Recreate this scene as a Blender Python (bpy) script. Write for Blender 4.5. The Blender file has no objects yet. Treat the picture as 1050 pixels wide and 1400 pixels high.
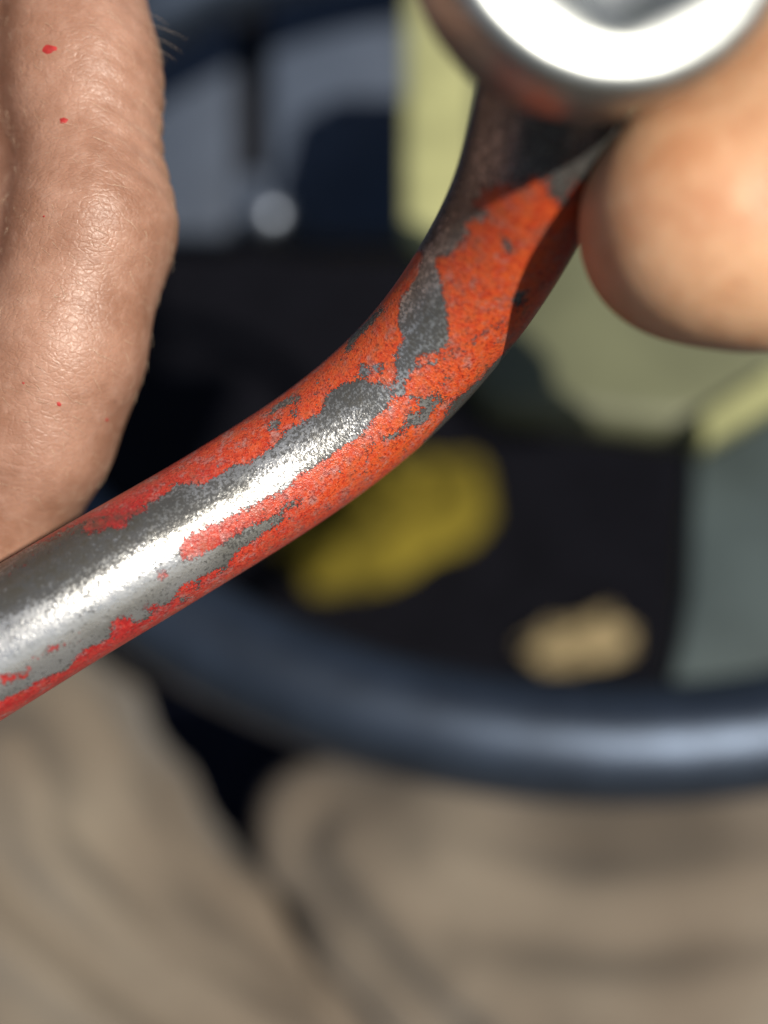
import bpy, math, random
import numpy as np
from mathutils import Vector, Matrix
from mathutils import noise as mnoise

random.seed(7)
S = bpy.context.scene
COL = S.collection
R_ = math.radians

# ------------------------------------------------------------------ camera
PITCH = 50.0
CAM_Z = 1.05
cam_d = bpy.data.cameras.new('camera')
cam = bpy.data.objects.new('camera', cam_d)
COL.objects.link(cam)
cam.location = (0, 0, CAM_Z)
cam.rotation_euler = (R_(90 - PITCH), 0, 0)
cam_d.sensor_fit = 'VERTICAL'
cam_d.sensor_height = 36.0
cam_d.lens = 36.0
cam_d.clip_start = 0.005
cam_d.clip_end = 50
cam_d.dof.use_dof = True
cam_d.dof.focus_distance = 0.1235
cam_d.dof.aperture_fstop = 5.3
cam_d.dof.aperture_blades = 0
S.camera = cam

# frame used for measuring: x right, y up, z away from the lens, millimetres
RC = np.array(Matrix.Rotation(R_(90 - PITCH), 3, 'X'))
C0 = np.array([0, 0, CAM_Z])


def w(p):
    p = np.asarray(p, float)
    q = p * np.array([1, 1, -1]) / 1000.0
    return q @ RC.T + C0


def wd(d):
    d = np.asarray(d, float) * np.array([1, 1, -1])
    return d @ RC.T


def px(u, v, d):
    return np.array([(u - 525) * d / 1400.0, (700 - v) * d / 1400.0, d])


# ------------------------------------------------------------------ light
SUN_DIR = wd([0.43, 0.075, -0.90])
SUN_DIR = SUN_DIR / np.linalg.norm(SUN_DIR)
el = math.asin(SUN_DIR[2])
rot = math.atan2(SUN_DIR[0], SUN_DIR[1])
wld = bpy.data.worlds.new('World')
S.world = wld
wld.use_nodes = True
nt = wld.node_tree
sky = nt.nodes.new('ShaderNodeTexSky')
sky.sky_type = 'NISHITA'
sky.sun_disc = False
sky.sun_elevation = el
sky.sun_rotation = rot
bg = nt.nodes['Background']
bg.inputs[1].default_value = 0.055
nt.links.new(sky.outputs[0], bg.inputs[0])

sd = bpy.data.lights.new('sun', 'SUN')
sd.energy = 5.0
sd.angle = R_(0.53)
sd.color = (1.0, 0.93, 0.82)
sun = bpy.data.objects.new('sun', sd)
COL.objects.link(sun)
sun.rotation_euler = Vector(SUN_DIR).to_track_quat('Z', 'Y').to_euler()
sun.location = Vector(SUN_DIR) * 5

S.view_settings.view_transform = 'Standard'
S.view_settings.look = 'None'
S.view_settings.exposure = 0.25
S.view_settings.gamma = 1.0
S.view_settings.use_curve_mapping = False
S.cycles.use_denoising = True
S.cycles.max_bounces = 5
S.cycles.caustics_reflective = False
S.cycles.caustics_refractive = False


# ------------------------------------------------------------------ helpers
class NT:
    def __init__(self, name):
        self.m = bpy.data.materials.new(name)
        self.m.use_nodes = True
        self.t = self.m.node_tree
        self.b = self.t.nodes['Principled BSDF']

    def n(self, kind, **kw):
        nd = self.t.nodes.new('ShaderNode' + kind)
        for k, v in kw.items():
            setattr(nd, k, v)
        return nd

    def l(self, a, b):
        self.t.links.new(a, b)

    def coord(self, scale=(1, 1, 1), attr=None):
        if attr:
            c = self.n('Attribute', attribute_name=attr)
            o = c.outputs['Vector']
        else:
            c = self.n('TexCoord')
            o = c.outputs['Object']
        mp = self.n('Mapping')
        mp.inputs['Scale'].default_value = scale
        self.l(o, mp.inputs['Vector'])
        return mp.outputs[0]

    def noise(self, vec, scale, detail=3, rough=0.55, dist=0.0):
        nd = self.n('TexNoise')
        nd.inputs['Scale'].default_value = scale
        nd.inputs['Detail'].default_value = detail
        nd.inputs['Roughness'].default_value = rough
        nd.inputs['Distortion'].default_value = dist
        self.l(vec, nd.inputs['Vector'])
        return nd.outputs['Fac']

    def voro(self, vec, scale, feature='F1', rnd=1.0):
        nd = self.n('TexVoronoi')
        nd.feature = feature
        nd.inputs['Scale'].default_value = scale
        nd.inputs['Randomness'].default_value = rnd
        self.l(vec, nd.inputs['Vector'])
        return nd

    def math(self, op, a, b=None, c=None, clamp=False):
        nd = self.n('Math', operation=op)
        nd.use_clamp = clamp
        for i, x in enumerate((a, b, c)):
            if x is None:
                continue
            if isinstance(x, (int, float)):
                nd.inputs[i].default_value = x
            else:
                self.l(x, nd.inputs[i])
        return nd.outputs[0]

    def ramp(self, fac, lo, hi, a=0.0, b=1.0):
        nd = self.n('MapRange')
        nd.interpolation_type = 'SMOOTHSTEP'
        nd.inputs[1].default_value = lo
        nd.inputs[2].default_value = hi
        nd.inputs[3].default_value = a
        nd.inputs[4].default_value = b
        self.l(fac, nd.inputs[0])
        return nd.outputs[0]

    def mix(self, fac, a, b):
        nd = self.n('Mix', data_type='RGBA')
        if isinstance(fac, (int, float)):
            nd.inputs[0].default_value = fac
        else:
            self.l(fac, nd.inputs[0])
        for i, x in ((6, a), (7, b)):
            if isinstance(x, tuple):
                nd.inputs[i].default_value = (*x, 1)
            else:
                self.l(x, nd.inputs[i])
        return nd.outputs[2]

    def bump(self, h, strength, dist, prev=None):
        nd = self.n('Bump')
        nd.inputs['Strength'].default_value = strength
        nd.inputs['Distance'].default_value = dist
        self.l(h, nd.inputs['Height'])
        if prev is not None:
            self.l(prev, nd.inputs['Normal'])
        return nd.outputs[0]

    def set(self, **kw):
        for k, v in kw.items():
            s = self.b.inputs[k.replace('_', ' ')]
            if isinstance(v, (int, float)):
                s.default_value = v
            elif isinstance(v, tuple):
                s.default_value = (*v, 1) if len(v) == 3 and s.type == 'RGBA' else v
            else:
                self.l(v, s)


def empty(name, loc, label=None, cat=None, group=None, kind=None):
    o = bpy.data.objects.new(name, None)
    o.empty_display_size = 0.01
    COL.objects.link(o)
    o.location = loc
    tag(o, label, cat, group, kind)
    return o


def tag(o, label=None, cat=None, group=None, kind=None):
    if label: o['label'] = label
    if cat: o['category'] = cat
    if group: o['group'] = group
    if kind: o['kind'] = kind


def mesh_obj(name, verts, faces, mat, parent=None, smooth=True, local=None):
    """verts: world metres. The mesh is stored relative to its parent's base."""
    v = np.asarray(verts, float)
    base = np.array(parent.location) if parent is not None else (np.array(local) if local is not None else v.mean(0))
    pp = parent
    while pp is not None and pp.parent is not None:
        pp = pp.parent
        base = base + np.array(pp.location)
    me = bpy.data.meshes.new(name)
    f = np.asarray(faces, dtype=object) if not isinstance(faces, np.ndarray) else faces
    if isinstance(faces, np.ndarray) and faces.ndim == 2:
        k = faces.shape[1]
        me.vertices.add(len(v))
        me.vertices.foreach_set('co', (v - base).astype(np.float32).ravel())
        me.loops.add(faces.size)
        me.loops.foreach_set('vertex_index', faces.astype(np.int32).ravel())
        me.polygons.add(len(faces))
        me.polygons.foreach_set('loop_start', np.arange(0, faces.size, k, dtype=np.int32))
        me.update(calc_edges=True)
        me.validate()
    else:
        me.from_pydata((v - base).tolist(), [], [list(map(int, q)) for q in faces])
        me.update()
    if smooth:
        me.polygons.foreach_set('use_smooth', np.ones(len(me.polygons), dtype=bool))
    me.materials.append(mat)
    o = bpy.data.objects.new(name, me)
    COL.objects.link(o)
    if parent is not None:
        o.parent = parent
    else:
        o.location = base
    return o


def grid_faces(nu, nv, wrap_v=True):
    fs = []
    i = np.arange(nu - 1)[:, None]
    j = np.arange(nv if wrap_v else nv - 1)[None, :]
    jn = (j + 1) % nv
    a = i * nv + j
    b = i * nv + jn
    c = (i + 1) * nv + jn
    d = (i + 1) * nv + j
    return np.stack([a, b, c, d], -1).reshape(-1, 4)


def catmull(P, n):
    P = np.asarray(P, float)
    Q = np.vstack([2 * P[0] - P[1], P, 2 * P[-1] - P[-2]])
    out = []
    for i in range(1, len(Q) - 2):
        t = np.linspace(0, 1, 60, endpoint=False)[:, None]
        p0, p1, p2, p3 = Q[i - 1], Q[i], Q[i + 1], Q[i + 2]
        out.append(0.5 * ((2 * p1) + (-p0 + p2) * t + (2 * p0 - 5 * p1 + 4 * p2 - p3) * t ** 2 + (-p0 + 3 * p1 - 3 * p2 + p3) * t ** 3))
    out.append(Q[-2][None])
    out = np.vstack(out)
    L = np.r_[0, np.cumsum(np.linalg.norm(np.diff(out, axis=0), axis=1))]
    s = np.linspace(0, L[-1], n)
    return np.stack([np.interp(s, L, out[:, k]) for k in range(out.shape[1])], 1), s


# ---- smooth unions of tapered limbs, meshed on a grid (surface nets)
def surface_nets(f, org, h):
    s = f < 0
    n = np.array(f.shape) - 1
    cnt = np.zeros(n, np.int8)
    sl = lambda o, m: tuple(slice(o[a], o[a] + m[a]) for a in range(3))
    for o in np.ndindex(2, 2, 2):
        cnt += s[sl(o, n)]
    act = (cnt > 0) & (cnt < 8)
    idx = -np.ones(n, np.int64)
    cells = np.argwhere(act)
    idx[act] = np.arange(len(cells))
    acc = np.zeros((len(cells), 3))
    num = np.zeros(len(cells))
    for ax in range(3):
        others = [a for a in range(3) if a != ax]
        for o2 in np.ndindex(2, 2):
            o = np.zeros(3, int)
            o[others[0]], o[others[1]] = o2
            e = np.zeros(3, int)
            e[ax] = 1
            A = cells + o
            B = A + e
            fa = f[A[:, 0], A[:, 1], A[:, 2]]
            fb = f[B[:, 0], B[:, 1], B[:, 2]]
            m = (fa < 0) != (fb < 0)
            t = np.where(m, fa / np.where(m, fa - fb, 1), 0)
            p = o[None].astype(float).repeat(len(cells), 0)
            p[:, ax] += t
            acc[m] += p[m]
            num[m] += 1
    V = org + (cells + acc / num[:, None]) * h
    quads = []
    for ax in range(3):
        u, v = [(1, 2), (2, 0), (0, 1)][ax]
        m = np.array(f.shape)
        m[ax] -= 1
        a = s[sl((0, 0, 0), m)]
        oo = [0, 0, 0]
        oo[ax] = 1
        b = s[sl(oo, m)]
        ch = np.argwhere(a != b)
        ok = (ch[:, u] > 0) & (ch[:, v] > 0) & (ch[:, u] < n[u]) & (ch[:, v] < n[v]) & (ch[:, ax] < n[ax])
        ch = ch[ok]
        sg = a[ch[:, 0], ch[:, 1], ch[:, 2]]
        q = []
        for du, dv in ((-1, -1), (0, -1), (0, 0), (-1, 0)):
            c = ch.copy()
            c[:, u] += du
            c[:, v] += dv
            q.append(idx[c[:, 0], c[:, 1], c[:, 2]])
        q = np.stack(q, 1)
        q[~sg] = q[~sg][:, ::-1]
        quads.append(q)
    return V, np.vstack(quads)


def limb_field(prims, lo, hi, h, k):
    lo = np.array(lo, float)
    hi = np.array(hi, float)
    n = np.ceil((hi - lo) / h).astype(int) + 1
    acc = np.zeros(n, np.float32)
    for a, ra, b, rb in prims:
        a = np.array(a, float)
        b = np.array(b, float)
        r = max(ra, rb) + 5 * k
        i0 = np.maximum(0, np.floor((np.minimum(a, b) - r - lo) / h).astype(int))
        i1 = np.minimum(n, np.ceil((np.maximum(a, b) + r - lo) / h).astype(int) + 1)
        if np.any(i1 <= i0):
            continue
        g = np.meshgrid(*[lo[q] + h * np.arange(i0[q], i1[q]) for q in range(3)], indexing='ij')
        ab = b - a
        t = sum((g[q] - a[q]) * ab[q] for q in range(3)) / max(ab @ ab, 1e-9)
        t = np.clip(t, 0, 1)
        d = np.sqrt(sum((g[q] - a[q] - t * ab[q]) ** 2 for q in range(3))) - (ra + (rb - ra) * t)
        acc[i0[0]:i1[0], i0[1]:i1[1], i0[2]:i1[2]] += np.exp(np.clip(-d / k, -60, 40)).astype(np.float32)
    return -k * np.log(acc + 1e-20), lo


def chain(*nodes):
    return [(nodes[i][0], nodes[i][1], nodes[i + 1][0], nodes[i + 1][1]) for i in range(len(nodes) - 1)]


def vnormals(V, Q):
    a = V[Q[:, 2]] - V[Q[:, 0]]
    b = V[Q[:, 3]] - V[Q[:, 1]]
    fn = np.cross(a, b)
    N = np.zeros_like(V)
    for c in range(4):
        np.add.at(N, Q[:, c], fn)
    return N / np.maximum(np.linalg.norm(N, axis=1, keepdims=True), 1e-12)


def relax(V, Q, it=2, f=0.5):
    e = np.vstack([Q[:, [0, 1]], Q[:, [1, 2]], Q[:, [2, 3]], Q[:, [3, 0]]])
    for _ in range(it):
        acc = np.zeros_like(V)
        c = np.zeros(len(V))
        np.add.at(acc, e[:, 0], V[e[:, 1]])
        np.add.at(c, e[:, 0], 1)
        np.add.at(acc, e[:, 1], V[e[:, 0]])
        np.add.at(c, e[:, 1], 1)
        V = V + f * (acc / c[:, None] - V)
    return V


def vnoise(p, seed=0):
    """smooth value noise in -1..1 for an array of points"""
    p = np.asarray(p, float)
    i = np.floor(p).astype(np.int64)
    f = p - i
    f = f * f * (3 - 2 * f)
    out = np.zeros(len(p))
    for o in np.ndindex(2, 2, 2):
        q = i + np.array(o)
        h = (q[:, 0] * 73856093) ^ (q[:, 1] * 19349663) ^ (q[:, 2] * 83492791) ^ (seed * 2654435761)
        h = (h ^ (h >> 13)) * 1274126177 & 0x7fffffff
        v = ((h >> 8) & 0xffff) / 32767.5 - 1
        wgt = np.ones(len(p))
        for a in range(3):
            wgt *= f[:, a] if o[a] else 1 - f[:, a]
        out += wgt * v
    return out


def set_attr(o, name, data):
    a = o.data.attributes.new(name, 'FLOAT', 'POINT')
    a.data.foreach_set('value', np.asarray(data, np.float32))


# ------------------------------------------------------------------ setting
def plain(name, col, rough=0.6, spec=0.5, var=0.25, nscale=30, bump=0.0, bscale=400, metal=0.0, coat=0.0):
    m = NT(name)
    c = m.coord()
    n = m.noise(c, nscale, 5)
    dark = tuple(x * (1 - var) for x in col)
    lite = tuple(min(1, x * (1 + var)) for x in col)
    m.set(Base_Color=m.mix(m.ramp(n, 0.3, 0.7), dark, lite), Roughness=rough, Metallic=metal)
    m.b.inputs['Specular IOR Level'].default_value = spec
    m.b.inputs['Coat Weight'].default_value = coat
    if bump:
        m.set(Normal=m.bump(m.noise(c, bscale, 4), bump, 0.001))
    return m.m


M_floor = plain('black_rubber_mat', (0.004, 0.004, 0.006), 0.85, 0.06, 0.3, 20, 0.4, 300)
M_dash = plain('slate_blue_plastic', (0.046, 0.060, 0.088), 0.55, 0.35, 0.18, 14, 0.3, 1500)
M_gap = plain('black_plastic', (0.012, 0.012, 0.015), 0.7, 0.15, 0.2, 30)
M_chrome = plain('chrome', (0.22, 0.25, 0.30), 0.45, 0.5, 0.05, 60, metal=1.0)
M_rim = plain('gunmetal_rim', (0.046, 0.061, 0.088), 0.42, 0.5, 0.2, 40, 0.2, 900, metal=0.75)
M_olive = plain('olive_grey_paint', (0.110, 0.115, 0.065), 0.55, 0.4, 0.22, 18, 0.2, 700)
M_yellow = plain('pale_yellow_paint', (0.30, 0.30, 0.14), 0.5, 0.4, 0.15, 30, 0.2, 700)
M_spoke = plain('grey_green_metal', (0.050, 0.066, 0.066), 0.5, 0.4, 0.25, 25, 0.2, 700)
M_rag_y = plain('yellow_cloth', (0.120, 0.094, 0.012), 0.9, 0.1, 0.55, 9, 0.6, 2500)
M_rag_t = plain('tan_cloth', (0.28, 0.22, 0.12), 0.9, 0.1, 0.2, 40, 0.6, 2500)
M_seat = plain('dark_navy_fabric', (0.008, 0.009, 0.018), 0.9, 0.1, 0.3, 60, 0.5, 2500)


def quad_grid(fn, nu, nv):
    V = np.array([fn(i / (nu - 1), j / (nv - 1)) for i in range(nu) for j in range(nv)])
    return V, grid_faces(nu, nv, False)


FLOOR_Z = 0.10


def floor_pt(u, v):
    """where the line of sight through a spot of the frame meets the floor"""
    d = wd(px(u, v, 1000.0) / 1000.0)
    t = (FLOOR_Z - CAM_Z) / d[2]
    return C0 + d * t


Vf, Ff = quad_grid(lambda a, b: np.array([-2.5 + 5 * a, -2.0 + 5 * b, FLOOR_Z + 0.002 * math.sin(40 * a) * math.sin(30 * b)]), 60, 60)
o = mesh_obj('floor', Vf, Ff[:, ::-1], M_floor, local=(0, 0, FLOOR_Z))
tag(o, kind='structure')


def extrude_poly(pts_front, depth_vec, bevel=0.0):
    """closed outline (world), extruded along depth_vec; returns verts, faces with a bevelled front."""
    P = np.asarray(pts_front, float)
    n = len(P)
    c = P.mean(0)
    nrm = np.asarray(depth_vec, float)
    L = np.linalg.norm(nrm)
    nn = nrm / L
    rings = []
    for a in (0.0, 0.25, 0.5, 0.75, 1.0):
        sh = bevel * (1 - math.sin(a * math.pi / 2))
        off = bevel * (1 - math.cos(a * math.pi / 2))
        dirs = P - c
        ln = np.linalg.norm(dirs, axis=1, keepdims=True)
        rings.append(P - dirs / ln * sh + nn * off)
    rings.append(P + nrm)
    V = np.vstack(rings)
    F = []
    m = len(rings)
    for i in range(m - 1):
        for j in range(n):
            F.append((i * n + j, i * n + (j + 1) % n, (i + 1) * n + (j + 1) % n, (i + 1) * n + j))
    F.append(tuple(range(n))[::-1])
    F.append(tuple((m - 1) * n + j for j in range(n)))
    return V, F


def roundpoly(pts, r, seg=6):
    """round the corners of a 2D outline"""
    P = [np.array(p, float) for p in pts]
    out = []
    n = len(P)
    for i in range(n):
        a, b, c = P[i - 1], P[i], P[(i + 1) % n]
        d1 = (a - b) / np.linalg.norm(a - b)
        d2 = (c - b) / np.linalg.norm(c - b)
        rr = min(r, 0.45 * np.linalg.norm(a - b), 0.45 * np.linalg.norm(c - b))
        p0, p1 = b + d1 * rr, b + d2 * rr
        for k in range(seg + 1):
            t = k / seg
            out.append((1 - t) ** 2 * p0 + 2 * t * (1 - t) * b + t * t * p1)
    return out


# dashboard beyond the wheel -------------------------------------------------
dash_base = w(px(380, 330, 640))
dash = empty('dashboard', dash_base, 'slate blue dashboard panel with a dark slot behind the steering wheel', 'dashboard')
# upright panel, tilted back a little; two leaves with a slot between
def panel(name, uv, d, thick, mat, parent, bevel=6.0, r=20, tilt=None):
    pts = roundpoly(uv, r)
    P = [w(px(p[0], p[1], d if tilt is None else d + tilt * (330 - p[1]) / 330.0)) for p in pts]
    V, F = extrude_poly(P, wd([0, 0, thick / 1000.0]), bevel / 1000.0)
    return mesh_obj(name, V, F, mat, parent)

panel('panel', [(120, -260), (322, -260), (318, 322), (118, 318)], 620, 40, M_dash, dash, 8, 30, 40)
panel('panel', [(366, -260), (620, -260), (620, 330), (366, 324)], 622, 40, M_dash, dash, 8, 30, 40)
panel('slot', [(310, -250), (378, -250), (378, 240), (310, 240)], 652, 12, M_gap, dash, 1, 4, 40)
panel('slot_sill', [(312, 235), (376, 235), (378, 318), (310, 318)], 632, 30, M_dash, dash, 3, 8, 40)
# knob at the foot of the slot
def lathe(profile, c, axis, seg=48):
    axis = np.array(axis, float) / np.linalg.norm(axis)
    e1 = np.cross(axis, [0.3, 0.9, 0.2])
    e1 /= np.linalg.norm(e1)
    e2 = np.cross(axis, e1)
    V = []
    for (z, r) in profile:
        for k in range(seg):
            a = 2 * math.pi * k / seg
            V.append(np.array(c) + axis * z + r * (math.cos(a) * e1 + math.sin(a) * e2))
    return np.array(V), grid_faces(len(profile), seg)

pr = [(0.0, 0.0006)] + [(0.012 - 0.012 * math.cos(t), 0.0128 * math.sin(t) + 0.0004) for t in np.linspace(0.15, 2.3, 14)] + [(0.024, 0.007), (0.036, 0.007)]
V, F = lathe(pr, w(px(362, 280, 596)), wd([0.1, -0.3, 1]))
kn = mesh_obj('knob', V, F, M_chrome, dash)

# steering wheel ------------------------------------------------------------
TAU = R_(35)
WB = px(850, 1018, 310)
wx = np.array([1.0, 0, 0])
wy = np.array([0, math.cos(TAU), math.sin(TAU)])
wn = np.array([0, math.sin(TAU), -math.cos(TAU)])
WR, TR = 250.0, 17.8
WC = WB + WR * wy
wheel = empty('steering_wheel', w(WC), 'large black steering wheel with olive grey hub and yellow trim below the rod', 'steering wheel')
V = []
NU, NV = 240, 40
for i in range(NU):
    a = 2 * math.pi * i / NU
    rad = math.cos(a) * wx + math.sin(a) * wy
    for j in range(NV):
        b = 2 * math.pi * j / NV
        fl = 1.0 + 0.012 * math.sin(24 * b) * 0
        V.append(w(WC + (WR + TR * math.cos(b) * fl) * rad + TR * 1.08 * math.sin(b) * wn))
F = grid_faces(NU + 1, NV)
F = np.where(F >= NU * NV, F - NU * NV, F)
mesh_obj('rim', np.array(V), F[:, ::-1], M_rim, wheel)


def wheel_pt(u, v, lift):
    """point of the wheel's plane (raised by lift mm along its normal) seen at u, v"""
    d = px(u, v, 1.0)
    P0 = WC + wn * lift
    t = (P0 @ wn) / (d @ wn)
    return d * t


def wheel_plate(name, uv, lift, thick, mat, parent, bevel=3.0, r=25):
    P = [w(wheel_pt(p[0], p[1], lift)) for p in roundpoly(uv, r)]
    V, F = extrude_poly(P, wd(-wn * thick / 1000.0), bevel / 1000.0)
    return mesh_obj(name, V, F, mat, parent)


hub = wheel_plate('hub', [(565, -30), (560, 320), (668, 545), (955, 578), (1075, 500), (1120, 300), (1120, -30)], 22, 16, M_olive, wheel, 7, 40)
wheel_plate('trim', [(556, -24), (652, -24), (646, 300), (600, 342), (552, 322)], 29, 6, M_yellow, hub, 2, 24)
wheel_plate('trim', [(957, 566), (1085, 488), (1098, 525), (962, 600)], 29, 12, M_yellow, hub, 2, 12)
wheel_plate('spoke', [(952, 560), (1150, 440), (1230, 1000), (1010, 985), (905, 975), (935, 840)], 8, 14, M_spoke, wheel, 4, 30)
# steering column under the hub
V, F = lathe([(0, 0.03), (0.01, 0.040), (0.09, 0.040), (0.10, 0.03)], w(WC - wn * 25), wd(-wn), 48)
mesh_obj('column', V, F, M_gap, wheel)


# rags on the floor ---------------------------------------------------------
def rag(name, u, v, sx, sy, rotz, hgt, mat, seed, label, wobble=0.12):
    c = floor_pt(u, v)
    n = 46
    V = []
    for i in range(n):
        for j in range(n):
            a = (i / (n - 1) - .5) * 2
            b = (j / (n - 1) - .5) * 2
            r = math.hypot(a, b)
            q = Vector((a * 1.8 + seed, b * 1.8, seed * .7))
            wob = 1 + wobble * mnoise.noise(q * 0.9)
            x, y = a * sx * wob * math.sqrt(1 - 0.42 * b * b), b * sy * wob * math.sqrt(1 - 0.42 * a * a)
            ridge = abs(mnoise.noise(q * 1.3)) + 0.5 * abs(mnoise.noise(q * 2.9 + Vector((3, 1, 2))))
            z = 0.006 + hgt * max(0, 1 - 0.75 * r * r) * (0.35 + 0.9 * ridge) + 0.006 * (1 + mnoise.noise(q * 4))
            V.append((c[0] + x * math.cos(rotz) - y * math.sin(rotz), c[1] + x * math.sin(rotz) + y * math.cos(rotz), FLOOR_Z + 0.004 + z))
    o = mesh_obj(name, V, grid_faces(n, n, False)[:, ::-1], mat, None, True, (c[0], c[1], FLOOR_Z))
    md = o.modifiers.new('thick', 'SOLIDIFY')
    md.thickness = 0.0015
    md.offset = -1
    tag(o, label, 'rag')


rag('yellow_rag', 530, 725, 0.135, 0.080, 0.50, 0.08, M_rag_y, 3.1, 'crumpled dark yellow rag on the black floor below the rod')
rag('tan_rag', 785, 893, 0.056, 0.026, 0.38, 0.02, M_rag_t, 8.4, 'small pale tan rag just above the steering wheel rim', 0.55)

# seat and trousers ---------------------------------------------------------
def rbox(c, h, r, rotm, mat, name, seg=5):
    """rounded box from a subdivided cube pushed to a rounded shape; c, h in frame millimetres"""
    n = 14
    V = []
    F = []
    for ax in range(3):
        for sg in (-1, 1):
            b0 = len(V)
            for i in range(n):
                for j in range(n):
                    p = np.zeros(3)
                    p[ax] = sg
                    p[(ax + 1) % 3] = (i / (n - 1) * 2 - 1)
                    p[(ax + 2) % 3] = (j / (n - 1) * 2 - 1)
                    q = p * h
                    inner = np.clip(q, -(h - r), h - r)
                    d = q - inner
                    L = np.linalg.norm(d)
                    q = inner + (d / L * r if L > 0 else d)
                    V.append(np.array(c) + q @ rotm.T)
            g = grid_faces(n, n, False) + b0
            F.append(g if sg < 0 else g[:, ::-1])
    return np.array(V), np.vstack(F)[:, ::-1]


# the cushion is level in the world
lap = w(px(420, 1330, 560))
Vs, Fs = rbox(np.array([lap[0], lap[1] - 0.06, lap[2] - 0.075]), np.array([0.27, 0.26, 0.06]), 0.04, np.eye(3), M_seat, 'seat')
o = mesh_obj('seat', Vs, Fs, M_seat)
tag(o, 'dark navy seat cushion showing between the beige trouser legs', 'seat')

tm = NT('beige_twill')
tc = tm.coord()
tn = tm.noise(tc, 9, 4)
tw = tm.n('TexWave')
tw.wave_type = 'BANDS'
tw.bands_direction = 'DIAGONAL'
tw.inputs['Scale'].default_value = 500
tm.l(tc, tw.inputs['Vector'])
fade = tm.ramp(tn, 0.35, 0.68)
colr = tm.mix(fade, (0.128, 0.103, 0.078), (0.172, 0.145, 0.112))
tm.set(Base_Color=colr, Roughness=0.9, Normal=tm.bump(tw.outputs['Fac'], 0.35, 0.0006))
tm.b.inputs['Specular IOR Level'].default_value = 0.15
tm.b.inputs['Sheen Weight'].default_value = 0.1

prims = []
prims += chain((px(-170, 760, 470), 62), (px(-20, 1080, 455), 74), (px(190, 1400, 455), 82), (px(420, 1720, 470), 94), (px(520, 1950, 500), 110))
prims += chain((px(880, 1110, 500), 60), (px(870, 1260, 465), 92), (px(860, 1650, 475), 104), (px(620, 1950, 500), 110))
prims += chain((px(430, 1130, 428), 27), (px(590, 1210, 422), 46), (px(760, 1350, 415), 60))
prims += chain((px(520, 1330, 470), 44), (px(680, 1480, 470), 60))
f, lo = limb_field(prims, (-330, -520, 300), (340, 20, 640), 3.6, 6.0)
TV, TQ = surface_nets(f, lo, 3.6)
TV = relax(TV, TQ, 3)
TN = vnormals(TV, TQ)
disp = np.zeros(len(TV))
for i, p in enumerate(TV):
    # folds gathering towards the crotch, running up and to the left over the left leg
    s1 = (p[0] * 0.62 + p[1] * 0.78)
    t1 = (p[0] * 0.78 - p[1] * 0.62)
    q = Vector((t1 / 52.0, s1 / 150.0, p[2] / 120.0))
    a = mnoise.noise(q)
    b = mnoise.noise(q * 2.1 + Vector((5, 2, 1)))
    c = mnoise.noise(Vector((p[0] / 70.0, p[1] / 60.0, p[2] / 70.0)))
    rid = 1 - abs(a) * 2.0
    side = 0.45 + 1.0 / (1 + math.exp((p[0] + 10) / 18.0))
    disp[i] = side * 6.0 * rid * (0.6 + 0.5 * c) + 2 * b + 6 * c - 4
# folds pulled from the crotch over the thighs
fu, fv = 525 + TV[:, 0] / TV[:, 2] * 1400, 700 - TV[:, 1] / TV[:, 2] * 1400
for pts, amp, wd_ in ((((560, 1400), (360, 1240), (210, 1110), (120, 940)), 10, 34),
                      (((520, 1500), (280, 1330), (90, 1190), (10, 1030)), 15, 40),
                      (((420, 1340), (270, 1180), (190, 1060)), -9, 22),
                      (((390, 1560), (160, 1400), (-30, 1250)), 13, 42),
                      (((470, 1440), (230, 1290), (80, 1130)), -10, 24),
                      (((330, 1500), (120, 1330), (-20, 1180)), -9, 24),
                      (((600, 1180), (800, 1215), (1060, 1200)), 6, 44),
                      (((640, 1330), (860, 1370), (1100, 1330)), 6, 50),
                      (((620, 1265), (840, 1300), (1080, 1270)), -4, 34),
                      (((470, 1160), (560, 1280), (690, 1400)), 8, 36)):
    dmin = np.full(len(TV), 1e9)
    for (x1, y1), (x2, y2) in zip(pts, pts[1:]):
        t_ = np.clip(((fu - x1) * (x2 - x1) + (fv - y1) * (y2 - y1)) / ((x2 - x1) ** 2 + (y2 - y1) ** 2), 0, 1)
        dmin = np.minimum(dmin, np.hypot(fu - x1 - t_ * (x2 - x1), fv - y1 - t_ * (y2 - y1)))
    disp += amp * np.exp(-(dmin / wd_) ** 2) * np.clip(-TN[:, 2] * 1.5, 0, 1)
TV = TV + TN * disp[:, None]
TV = relax(TV, TQ, 2)
tb = w(px(420, 1400, 560))
trousers = empty('trousers', tb, 'beige twill trousers with soft folds on seated lap under the steering wheel', 'trousers')
mesh_obj('leg_cloth', w(TV), TQ[:, ::-1], tm.m, trousers)


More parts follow.
